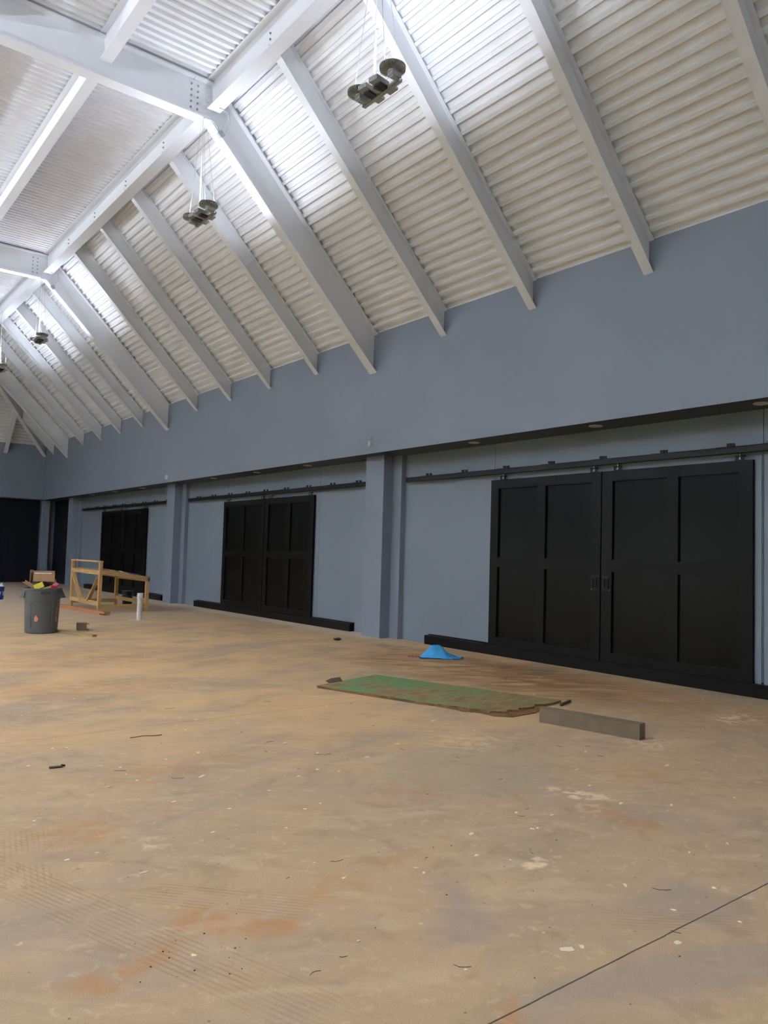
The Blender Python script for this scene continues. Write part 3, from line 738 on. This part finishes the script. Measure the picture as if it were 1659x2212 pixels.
# rubbish (local frame of the bin: -y towards the camera)
RZ = math.atan2(bin_c.y,bin_c.x)-PI/2
def binloc(x,y,z): 
    v = Matrix.Rotation(RZ,3,'Z')@Vector((x,y,z)); return bin_c+v
def flat_panel(mb, c, w, h, t, rot): mb.obox(c,(w,h,t),rot)
from mathutils import Euler
def E3(x,y,z): return Euler((x,y,z)).to_matrix()
q = MB(); q.lathe([(.0,0),(.26,0),(.27,.06),(.18,.11),(.0,.13)],20,cap=False)
tag(q.build('garbage_heap', M['dark'], None, binloc(0,0,.68), RZ), 'dark mixed rubbish filling the grey trash can up to its rim', 'rubbish', kind='stuff')
t = thing('cardboard_box', binloc(-.02,.03,.895), 'open brown cardboard box tipped towards the camera on top of the trash can', 'cardboard box', rz=RZ)
b = MB(); W,Dp,Hh,T = .40,.26,.14,.006
b.box(-W/2+.05,W/2,-Dp/2,Dp/2,0,T); b.box(-W/2+.05,W/2,-Dp/2,-Dp/2+T,0,Hh); b.box(-W/2+.05,W/2,Dp/2-T,Dp/2,0,Hh+.045); b.box(W/2-T,W/2,-Dp/2,Dp/2,0,Hh+.03); b.box(-W/2+.05,-W/2+.05+T,-Dp/2,Dp/2,0,Hh)
b.build('carton', M['card'], t)
b = MB(); b.bar((-W/2+.0,-Dp/2+.05,.09),(-W/2+.045,Dp/2,.09),.006,.225); b.build('side_flap', M['card'], t)
b = MB(); b.box(-W/2+.07,W/2-.05,-Dp/2+.015,Dp/2-.05,Hh-.02,Hh+.012); b.build('packing_sheet', M['white'], t)
for (nm,lab,c,sz,rot,mm,cat) in [
    ('cardboard_flap','torn brown cardboard flap leaning out of the left side of the trash can',(-.20,-.10,.83),(.24,.14,.006),E3(.5,.6,.2),'card','cardboard'),
    ('cardboard_flap','folded brown cardboard piece standing in the right side of the trash can',(.12,-.06,.84),(.22,.16,.006),E3(.9,-.5,-.2),'card','cardboard'),
    ('cardboard_flap','thin splintered cardboard strip poking out at the far left of the trash can rim',(-.27,-.02,.845),(.16,.03,.006),E3(.2,.55,-.3),'kraft','cardboard'),
    ('yellow_package','yellow printed package tilted in the front of the trash can rubbish',(-.07,-.20,.825),(.16,.012,.10),E3(-.35,-.42,0),'yellow','package'),
    ('black_bag','black plastic bag bulging under the cardboard box in the trash can',(.06,.0,.83),(.26,.2,.09),E3(.1,.1,.3),'dark','bag'),
    ('wood_offcut','pale wood offcut lying on the front rim of the trash can rubbish',(.06,-.22,.795),(.14,.05,.03),E3(.1,-.25,.1),'yellowpine','wood offcut'),
    ('red_package','red wrapper beside the pale wood offcut in the trash can',(.17,-.19,.81),(.12,.04,.055),E3(.2,.1,.2),'red','package'),
    ('pink_wrapper','crumpled pink wrapper at the right end of the trash can rubbish',(.21,-.14,.83),(.08,.05,.05),E3(.5,-.5,.3),'magenta','wrapper')]:
    q = MB(); q.obox((0,0,0),sz,rot); tag(q.build(nm, M[mm], None, binloc(*c), RZ, bevel=.004), lab, cat)
    if nm == 'yellow_package':
        o = bpy.context.scene.objects[-1] if False else None

# ------------------------------------------------------------------ workbench
BX, BY = 6.04, 18.45; LX, LY = 1.14, 2.15
t = thing('workbench_frame', (BX,BY,0), 'rough pine timber workbench frame with tall end, V braces and sloping top', 'workbench')
def add(name, a, b_, w, h, m='pineY', up=(0,0,1)):
    q = MB(); q.bar(a,b_,w,h,up); return q.build(name, M[m], t, bevel=.002)
s = .089; 
add('post',(0,0,.12),(0,0,1.17),s,.075,'pine'); add('post',(0,LY,.12),(0,LY,1.17),s,.075,'pine')
add('post',(LX,0,.12),(LX,0,.79),s,.075,'pine'); add('post',(LX,LY,.12),(LX,LY,.79),s,.075,'pine')
for x,y in ((0,0),(0,LY),(LX,0),(LX,LY)): add('foot',(x,y,0),(x,y,.16),.07,.06,'pine')
add('top_rail',(0,-.05,1.19),(0,LY+.05,1.19),.09,.038)
add('upper_rail',(-.02,0,.93),(-.02,LY,.93),.038,.10)
add('lower_rail',(-.02,0,.20),(-.02,LY,.20),.038,.10)
add('lower_rail',(0,0,.135),(LX,0,.135),.05,.09,'pineX'); add('lower_rail',(0,LY,.135),(LX,LY,.135),.05,.09,'pineX')
add('lower_rail',(LX,-.04,.21),(LX,LY+.04,.21),.04,.09)
add('brace',(-.02,LY-.08,.90),(-.02,LY*.62,.22),.038,.085,'pine',(1,0,0)); add('brace',(-.02,.06,.82),(-.02,LY*.36,.22),.038,.085,'pine',(1,0,0))
add('sloping_rail',(0,-.03,.945),(LX+.05,-.03,.775),.04,.09,'pineX'); add('sloping_rail',(0,LY+.03,.945),(LX+.05,LY+.03,.775),.04,.09,'pineX')
add('end_rail',(LX+.02,-.05,.765),(LX+.02,LY+.05,.765),.04,.09)
q = MB(); q.hexa([(.05,-.05,.985),(LX+.06,-.05,.825),(LX+.06,LY+.05,.825),(.05,LY+.05,.985),(.05,-.05,1.0),(LX+.06,-.05,.838),(LX+.06,LY+.05,.838),(.05,LY+.05,1.0)])
q.build('sloping_top', M['pineX'], t)
# things on the sloping top
sl = math.atan(.16/1.01)
def ontop(u, v, dz=0): return (BX+u, BY+v, 1.0-(u-.05)*.1604+dz)
q = MB(); n = 12; mlist = []
for i in range(n+1):
    for j in range(4):
        u = i/n*.62; q.v.append((u, j*.09, .018+.016*math.sin(i*1.3+j)+(.02 if i > 8 else 0)*math.sin(i*2.2) - u*.1604 + .012*j/3))
for i in range(n):
    for j in range(3): q.f.append((i*4+j,i*4+j+1,(i+1)*4+j+1,(i+1)*4+j)); q.m.append(0)
o = q.build('crumpled_paper', M['kraft'], None, ontop(.08,-.04), smooth=True); so_ = o.modifiers.new('s','SOLIDIFY'); so_.thickness = .006; so_.offset = 1
tag(o, 'crumpled brown and white paper lying on the high side of the workbench top', 'paper')
q = MB(); q.obox((0,0,0),(.22,.10,.035),E3(0,sl,.1)); q.cyl((.10,0,-.016),(.16,-.02,-.026),.012,8)
tag(q.build('purple_packet', M['purple'], None, ontop(.80,.03,.022), bevel=.006), 'flat purple-blue packet lying beside the crumpled paper on the workbench', 'packet')

# dark bucket behind the bench, blue bucket at the left edge
def bucket(name, loc, lab, m, r=.145, h=.36, lid=None):
    t = thing(name, loc, lab, 'bucket')
    b = MB(); b.lathe([(r*.86,0),(r*.88,.01),(r*.97,h*.80),(r*1.04,h*.80),(r*1.04,h*.83),(r*.98,h*.83),(r,h*.97),(r*1.05,h*.97),(r*1.05,h),(r*.96,h),(r*.85,.02),(0,.02)],36,cap=False); b.lathe([(0,0),(r*.86,0)],36,cap=False)
    b.build('body', m, t, smooth=True)
    q = MB(); pts = [(r*1.06*math.cos(a), -r*1.06*math.sin(a)*.55-.0, h*.86-.10*math.sin(a)) for a in [PI*k/16 for k in range(17)]]
    pts = [(r*1.06*math.cos(a), -r*1.10*math.sin(a), h*.86-.09*math.sin(a)) for a in [PI*k/16 for k in range(17)]]
    q.tube(pts,.0025,6); q.build('wire_handle', M['gap'], t)
    return t
tb = bucket('bucket', (7.62,20.95,0), 'very dark blue bucket behind the timber workbench, in front of the farthest doors', M['darkbucket'])
q = MB(); q.lathe([(.0,.35),(.151,.35),(.153,.362),(.145,.368),(.0,.366)],36,cap=False); q.build('lid', mat('olive_lid',(.10,.095,.06),.5), tb, smooth=True)
tb = bucket('bucket', (4.93,23.55,0), 'bright blue bucket with white print at the left edge of the photo', M['bluebucket'])
q = MB()
rb = .1415
def patch(mb, u0,u1,z0,z1):
    for k in range(4):
        a=u0+(u1-u0)*k/4; c=u0+(u1-u0)*(k+1)/4
        mb.poly([(rb*math.sin(a),-rb*math.cos(a),z0),(rb*math.sin(c),-rb*math.cos(c),z0),(rb*math.sin(c),-rb*math.cos(c),z1),(rb*math.sin(a),-rb*math.cos(a),z1)])
for (u0,u1,z0,z1) in ((.55,.95,.20,.225),(.55,.95,.165,.19),(.55,.95,.12,.15),(-.3,.25,.20,.22),(-.25,.22,.16,.185),(-.3,.1,.10,.14)): patch(q,u0,u1,z0,z1)
q.build('printed_label', M['white'], tb)
q = MB(); n=8
for i in range(n):
    for j in range(n):
        u=i/(n-1)-.5; v=j/(n-1)-.5
        q.v.append((u*.24, v*.22, .028+.10*math.exp(-((u-.30)**2+(v)**2)/.03)+.012*math.sin(7*u+5*v)))
for i in range(n-1):
    for j in range(n-1): q.f.append((i*n+j,(i+1)*n+j,(i+1)*n+j+1,i*n+j+1)); q.m.append(0)
o = q.build('white_rag', M['cloth'], None, (4.93,23.55,.345), smooth=True); o.modifiers.new('s','SOLIDIFY').thickness=.02
tag(o, 'white rag peaked up on top of the bright blue bucket', 'rag')

# PVC stub
t = thing('pvc_pipe', (6.15,16.16,0), 'short white capped pipe stub standing up out of the floor in front of the workbench', 'pipe')
q = MB(); q.lathe([(.055,0),(.055,.50)],28); q.build('pipe', M['pvc'], t, smooth=True)
q = MB(); q.lathe([(.058,.47),(.066,.475),(.066,.53),(.062,.535),(.062,.565),(.055,.578),(.0,.580)],28,cap=False); q.build('cap', M['pvc'], t, smooth=True)
q = MB(); pts=[]
for k in range(20):
    a=2*PI*k/20; r=.17+.05*math.sin(3*a+1)+.02*math.sin(7*a); pts.append((r*1.2*math.cos(a), r*math.sin(a)))
q.add([(x,y,.0005) for x,y in pts]+[(x*.8,y*.8,.008) for x,y in pts],[tuple(range(20,40))]+[(k,(k+1)%20,(k+1)%20+20,k+20) for k in range(20)])
q.build('mortar_collar', mat('pale_mortar',(.55,.50,.42),.9,var=.1), t)

# small open carton near the bin
t = thing('cardboard_box', (4.50,14.66,0), 'small square cardboard box with an open flap right of the trash can', 'cardboard box', rz=-.25)
q = MB(); W=.17
q.box(-W/2,W/2,-.11,.11,0,.005); q.box(-W/2,W/2,-.11,-.105,0,.125); q.box(-W/2,W/2,.105,.11,0,.125); q.box(-W/2,-W/2+.005,-.11,.11,0,.125); q.box(-W/2,W/2,-.11,.11,.120,.125)
q.build('carton', M['card_dk'], t)
q = MB(); q.bar((W/2,0,.122),(W/2+.05,0,.100),.20,.004); q.build('top_flap', M['card_dk'], t)
q = MB(); q.bar((W/2,-.0,.004),(W/2+.04,0,.012),.20,.004); q.build('bottom_flap', M['card'], t)
# yellow lumber
def lumber(name, a, b_, w, h, m, lab, z0=0):
    a=Vector(a); b_=Vector(b_); d=b_-a; q=MB(); q.box(-w/2,w/2,0,d.length,0,h)
    return tag(q.build(name, M[m], None, (a.x,a.y,z0), math.atan2(-d.x,d.y), bevel=.002), lab, 'timber')
lumber('lumber_piece',(4.02,14.55),(4.34,13.40),.089,.038,'yellowpine','short yellowish pine board lying on the floor against the foot of the trash can')
lumber('wood_plank',(5.60,20.9),(5.88,17.70),.14,.036,'redwood','lower long reddish plank lying on the floor in front of the workbench')
lumber('wood_plank',(5.66,20.8),(5.93,17.52),.14,.036,'redwood','upper long reddish plank stacked on another in front of the workbench',.0365)

# ------------------------------------------------------------------ plywood sheet with broken corner
A0 = Vector((4.928,7.408)); Bc = Vector((6.024,7.739)); Cc = Vector((6.747,5.384)); Dc = A0+(Cc-Bc)
e1 = (Cc-Bc).normalized(); e2 = (Bc-A0).normalized(); LL=(Cc-Bc).length; WW=(Bc-A0).length
# local: v along length (towards the camera), u along width (0 at near-left edge A-D)
out = [(0,0),(WW,0),(WW,LL)]
rag = [(.90,LL-.02),(.80,LL-.05),(.72,LL-.12),(.60,LL-.07),(.50,LL-.10),(.42,LL-.17),(.32,LL-.11),(.25,LL-.20),(.16,LL-.17),(.10,LL-.27),(.05,LL-.30),(.09,LL-.44),(.03,LL-.52),(.07,LL-.64),(.02,LL-.76),(.03,LL-.85),(.0,LL-.95)]
out += rag
def fillet(mb, pts, z0, z1, mt=0, ms=1):
    n=len(pts); mb.add([(x,y,z0) for x,y in pts]+[(x,y,z1) for x,y in pts],[],mt)
    b0=len(mb.v)-2*n
    mb.f.append(tuple(b0+n+i for i in range(n))); mb.m.append(mt)
    mb.f.append(tuple(b0+i for i in reversed(range(n)))); mb.m.append(ms)
    for i in range(n): mb.f.append((b0+i,b0+(i+1)%n,b0+n+(i+1)%n,b0+n+i)); mb.m.append(ms)
ang = math.atan2(e2.y,e2.x)
# frame (u=e2, v=e1) is left-handed: mirror v
t = thing('plywood_sheet', (A0.x,A0.y,0), 'worn green and brown wooden sheet with a splintered near edge on the floor', 'wooden sheet', rz=ang)
pts = [(x,-y) for x,y in out][::-1]
q = MB(); fillet(q, pts, .006, .027); q.build('board', [M['ply'],M['plyedge']], t)
q = MB()
low = [(.02,-(LL-1.0)),(.0,-(LL-.70)),(-.03,-(LL-.55)),(.02,-(LL-.40)),(-.02,-(LL-.22)),(.06,-(LL-.06)),(.22,-(LL-.02)),(.42,-(LL+.03)),(.60,-(LL+.0)),(.86,-(LL-.04)),(.90,-(LL-.2)),(.3,-(LL-.7))]
fillet(q, low, .0, .009, 0, 0); q.build('splintered_layer', M['plyedge'], t)
for (x,y,l_,a_) in ((.02,-(LL-.35),.16,1.2),(.12,-(LL-.10),.2,.9),(.33,-(LL-.07),.22,.5),(.5,-(LL-.02),.18,.3),(.0,-(LL-.62),.15,1.4)):
    q = MB(); d=Vector((math.cos(a_),math.sin(a_),0)); q.bar(Vector((x,y,.012)),Vector((x,y,.024))+d*l_*.6,.008,.004); q.build('splinter', M['plyedge'], t)
# dark batten under the right far corner & torn scrap on the left corner
q=MB(); q.box(-.012,.012,-.30,.02,0,.022)
tag(q.build('dark_strip', M['twig'], None, (6.85,5.36,0), -1.2), 'thin dark strip between the green wooden sheet and the long cardboard box', 'strip')
q=MB(); q.poly([(-.12,-.03,.0),(.08,-.06,.004),(.12,.02,.035),(0,.05,.03),(-.10,.04,.012)])
o=q.build('torn_scrap', M['twig'], None, (5.26,7.55,.028), .2); o.modifiers.new('s','SOLIDIFY').thickness=.004
tag(o,'dark curled scrap lying on the left corner of the green wooden sheet','scrap')

# long cardboard box
P0 = Vector((5.749,4.846)); P1 = Vector((5.942,3.89)); Lb=(P1-P0).length; rz=math.atan2(-(P1-P0).x,(P1-P0).y)
# local: +y from P0 to P1 ; box depth towards -x(local)?  computed so that it lies away from the camera
t = thing('long_cardboard_box', (P0.x,P0.y,0), 'long narrow grey-brown cardboard box lying on the floor beside the broken wooden sheet', 'cardboard box', rz=rz)
d=(P1-P0).normalized(); lx=Vector((d.y,-d.x)); side = 1 if lx.x>0 else -1
q=MB(); w=.105; x0,x1=(0,w) if side>0 else (-w,0)
q.box(x0,x1,0,Lb-.004,0,.136); q.build('carton', M['card_dk'], t, bevel=.002)
q=MB(); q.box(x0+.003,x1-.003,Lb-.0035,Lb+.001,.003,.133); q.build('end_gap', M['dark'], t)
xm=(x0+x1)/2
q=MB(); q.box(x0+.012,xm+.012,Lb+.0015,Lb+.004,.006,.130); q.build('end_flap', M['card_dk'], t)
q=MB(); q.box(xm+.016,x1-.006,Lb+.0015,Lb+.004,.006,.130); q.build('end_flap', M['card_dk'], t)
q=MB(); zz=.1365; q.box(x0+w*.5-.0015,x0+w*.5+.0015,.01,Lb-.01,.136,.1366); q.build('seam', M['card'], t)

# blue bag
t = thing('blue_bag', (8.02,8.75,0), 'crumpled bright blue cloth bag near the left end of the nearest guide board', 'bag', rz=-.75)
q=MB(); n=18; Wb,Db=.56,.42
for i in range(n):
    for j in range(n):
        u=i/(n-1)*2-1; v=j/(n-1)*2-1
        base=(1-abs(u)**3)*(1-abs(v)**3)
        ridge=.155*(math.exp(-((u+.0)**2/.26+(v-.1)**2/.5))*.8+.45*math.exp(-((u+.45)**2/.12+(v+.1)**2/.3)))+.045*base
        fold=.010*math.sin(9*u+3*v)+.008*math.sin(5*v-7*u)
        q.v.append((u*Wb/2*(1+.05*math.sin(4*v)), v*Db/2*(1+.05*math.cos(5*u)), max(.004,(ridge+fold*base))))
for i in range(n-1):
    for j in range(n-1): q.f.append((i*n+j,(i+1)*n+j,(i+1)*n+j+1,i*n+j+1)); q.m.append(0)
o=q.build('bag_body', M['bag'], t, smooth=True)
q=MB(); q.tube([(.05+.0,-Db/2-.01,.014),(.20,-Db/2+.0,.015),(.33,-Db/2+.08,.012),(.36,-.02,.012),(.30,.08,.012)],.016); q.build('bag_strap', M['bag'], t, smooth=True)
q=MB(); q.tube([(-Wb/2,-Db/2-.002,.010),(-.1,-Db/2-.01,.012),(.1,-Db/2-.01,.012),(Wb/2,-Db/2,.010)],.006); q.build('piping', M['bagtrim'], t, smooth=True)
q=MB(); 
for k in range(5): q.obox((k*.05,.02*math.sin(k*2),.006),(.035,.02,.010),E3(0,0,k))
tag(q.build('red_scrap', M['red'], None, (7.80,8.88,0), 2.2),'small dark red scraps on the floor touching the left side of the blue bag','scrap')
q=MB(); q.lathe([(.035,0),(.05,.02),(.03,.045),(.0,.05)],9,cap=False); q.obox((.09,.02,.015),(.08,.02,.02),E3(.2,.1,.4)); q.obox((-.05,.03,.02),(.06,.03,.03),E3(.3,.4,.2))
tag(q.build('debris_clump', M['dark'], None, (7.93,11.3,0), .3),'small dark purplish clump of debris on the floor before the nearest pillar','debris')
q=MB(); q.obox((0,0,.006),(.085,.028,.009),E3(0,0,.0)); q.obox((.048,.010,.010),(.03,.008,.012),E3(0,.3,.4))
tag(q.build('dark_chip', M['twig'], None, (1.60,5.62,0), -.15),'small black flat chip on the floor well in front of the trash can','debris')
q=MB(); q.tube([(0,0,.006),(.10,.005,.009),(.20,-.01,.004),(.26,.0,.003)],.003)
tag(q.build('twig', M['twig'], None, (2.32,6.17,0), -.05),'longest thin brown twig lying on the floor left of the green wooden sheet','twig')

# ------------------------------------------------------------------ scattered chips and twigs
chips = [(3.116,3.096,.045,.022,.4),(2.534,1.976,.06,.035,-.5),(2.60,1.955,.03,.02,.8),(2.92,2.86,.03,.02,.3),(3.02,2.72,.014,.01,0),(2.35,4.90,.07,.022,.6),(2.9,4.55,.035,.02,.2),(3.1,4.62,.03,.03,.5),
 (3.2,4.5,.025,.02,0),(2.2,4.2,.03,.02,.3),(2.55,2.85,.02,.014,.9),(1.98,4.5,.035,.015,.1),(1.75,5.0,.05,.014,.3),(1.86,5.5,.06,.02,.1),(3.3,5.4,.05,.02,.4),(3.35,5.0,.04,.02,.7),(3.6,4.7,.05,.02,.2),
 (4.3,2.95,.05,.02,.4),(4.45,3.3,.04,.016,.2),(4.55,2.75,.05,.015,.5),(3.75,3.05,.03,.015,.1),(3.6,3.2,.03,.02,.8),(3.5,2.95,.03,.015,.5),(3.25,2.2,.04,.016,.9),(3.9,2.25,.03,.012,.4),(4.2,2.2,.035,.012,.8),
 (2.95,1.75,.035,.028,0),(1.45,3.6,.05,.012,.1),(1.95,3.9,.03,.02,.3),(4.7,3.6,.06,.015,.2),(5.2,3.9,.05,.015,.4),(5.4,3.3,.06,.02,.1),(2.1,2.1,.014,.014,0),(1.9,2.5,.016,.01,.3),(1.2,3.95,.03,.02,.2),(4.9,5.4,.05,.03,.2)]
c0=None
for i,(x,y,l_,w_,a_) in enumerate(chips):
    lab='pale cream paint or paper chip lying flat on the dusty concrete floor'
    if c0 is None:
        q=MB(); pp=[(-.5,-.25),(.1,-.5),(.5,-.35),(.45,.2),(.5,.45),(0,.5),(-.45,.4),(-.5,.1)]; fillet(q,pp,.0006,.003,0,0)
        c0=tag(q.build('paint_chip', M['fleck']), lab, 'chip', 'pale chips scattered on the floor')
        o=c0
    else: o=c0.copy(); COL.objects.link(o)
    o.location=(x,y,0); o.scale=(l_*.95,w_*.95,1); o.rotation_euler=(0,0,a_)
c0=None
for i in range(46):
    x=random.uniform(1.0,5.6); y=random.uniform(1.7,7.5)
    if abs(x-y*.72)>2.6 or (x>4.8 and y>4.6): continue
    if c0 is None:
        q=MB(); q.tube([(-.5,0,.002),(-.1,.03,.003),(.2,.02,.002),(.5,-.04,.002)],.0013,5); q.v=[(a*.08,b_*.3,c_) for a,b_,c_ in q.v]
        c0=tag(q.build('twig', M['twig']), 'tiny dark twig lying on the dusty concrete floor in the foreground', 'twig', 'tiny twigs scattered on the floor'); o=c0
    else: o=c0.copy(); COL.objects.link(o)
    o.location=(x,y,0); k=random.uniform(.25,1.1); o.scale=(k,k,1); o.rotation_euler=(0,0,random.uniform(0,PI))
c0=None
for i in range(34):
    x,y = (random.gauss(1.25,.25),random.gauss(2.75,.2)) if i<16 else (random.uniform(.8,4),random.uniform(1.6,3.6))
    if x < .45*y-.4: continue
    if c0 is None:
        q=MB(); q.lathe([(.5,0),(.6,.3),(.3,.6),(0,.65)],7,cap=False)
        c0=tag(q.build('dirt_crumb', M['twig']), 'small dark crumb of dirt on the concrete floor in the foreground', 'dirt crumb', 'dirt crumbs on the floor'); o=c0
    else: o=c0.copy(); COL.objects.link(o)
    k=random.uniform(.003,.007); o.location=(x,y,0); o.scale=(k*1.3,k,k*.8); o.rotation_euler=(0,0,random.uniform(0,PI))

# ------------------------------------------------------------------ daylight through the open left bays
W = bpy.data.worlds.new('World'); S.world = W; W.use_nodes = True; nt = W.node_tree
bg = nt.nodes['Background']; sky = nt.nodes.new('ShaderNodeTexSky'); sky.sky_type='HOSEK_WILKIE'; sky.turbidity=4; sky.sun_direction=(.5,.3,.8)
bg.inputs['Color'].default_value=(.90,.96,1.06,1); bg.inputs['Strength'].default_value=6
nt.nodes.remove(sky)
for a,c2 in op:
    l=bpy.data.lights.new('doorway_portal','AREA'); l.shape='RECTANGLE'; l.size=2.85; l.size_y=c2-a; l.cycles.is_portal=True
    o=bpy.data.objects.new('doorway_portal',l); COL.objects.link(o); o.location=(-XH-.3,(a+c2)/2,1.425); o.rotation_euler=(0,-PI/2,0)

hg = MB()
random.seed(3)
for i in range(26):
    yy = -14+i*2.6; r = random.uniform(2.2,3.4); hz = random.uniform(2.0,3.2); xx = -27+random.uniform(-1,1)
    prof_ = [(r*.55,0),(r*.95,hz*.2),(r,hz*.5),(r*.7,hz*.85),(r*.1,hz)]
    hg.lathe(prof_, 12, (xx,yy,-.1))
tag(hg.build('hedge', M['grass'], smooth=True), 'tall green hedge outside the open left-hand doors', 'hedge')

# ------------------------------------------------------------------ camera
cam = bpy.data.cameras.new('camera'); co = bpy.data.objects.new('camera', cam); COL.objects.link(co)
cam.sensor_fit='HORIZONTAL'; cam.sensor_width=36; cam.lens=36*1661/1659; cam.clip_end=300
yaw,pitch,roll = math.radians(38.179), math.radians(3.23), math.radians(1.649)
fv=Vector((math.sin(yaw)*math.cos(pitch),math.cos(yaw)*math.cos(pitch),math.sin(pitch))); rv=Vector((math.cos(yaw),-math.sin(yaw),0)); uv=rv.cross(fv)
r2=math.cos(roll)*rv+math.sin(roll)*uv; u2=-math.sin(roll)*rv+math.cos(roll)*uv
Mx=Matrix((r2,u2,-fv)).transposed().to_4x4(); Mx.translation=(0,0,1.53); co.matrix_world=Mx
S.camera=co
S.view_settings.view_transform='Standard'; S.view_settings.look='None'; S.view_settings.gamma=1; S.view_settings.use_curve_mapping=False
S.view_settings.exposure=.55
S.cycles.max_bounces=7; S.cycles.diffuse_bounces=6; S.cycles.glossy_bounces=3; S.cycles.use_adaptive_sampling=True; S.cycles.adaptive_threshold=.02; S.cycles.caustics_reflective=False; S.cycles.caustics_refractive=False; S.cycles.use_denoising=True
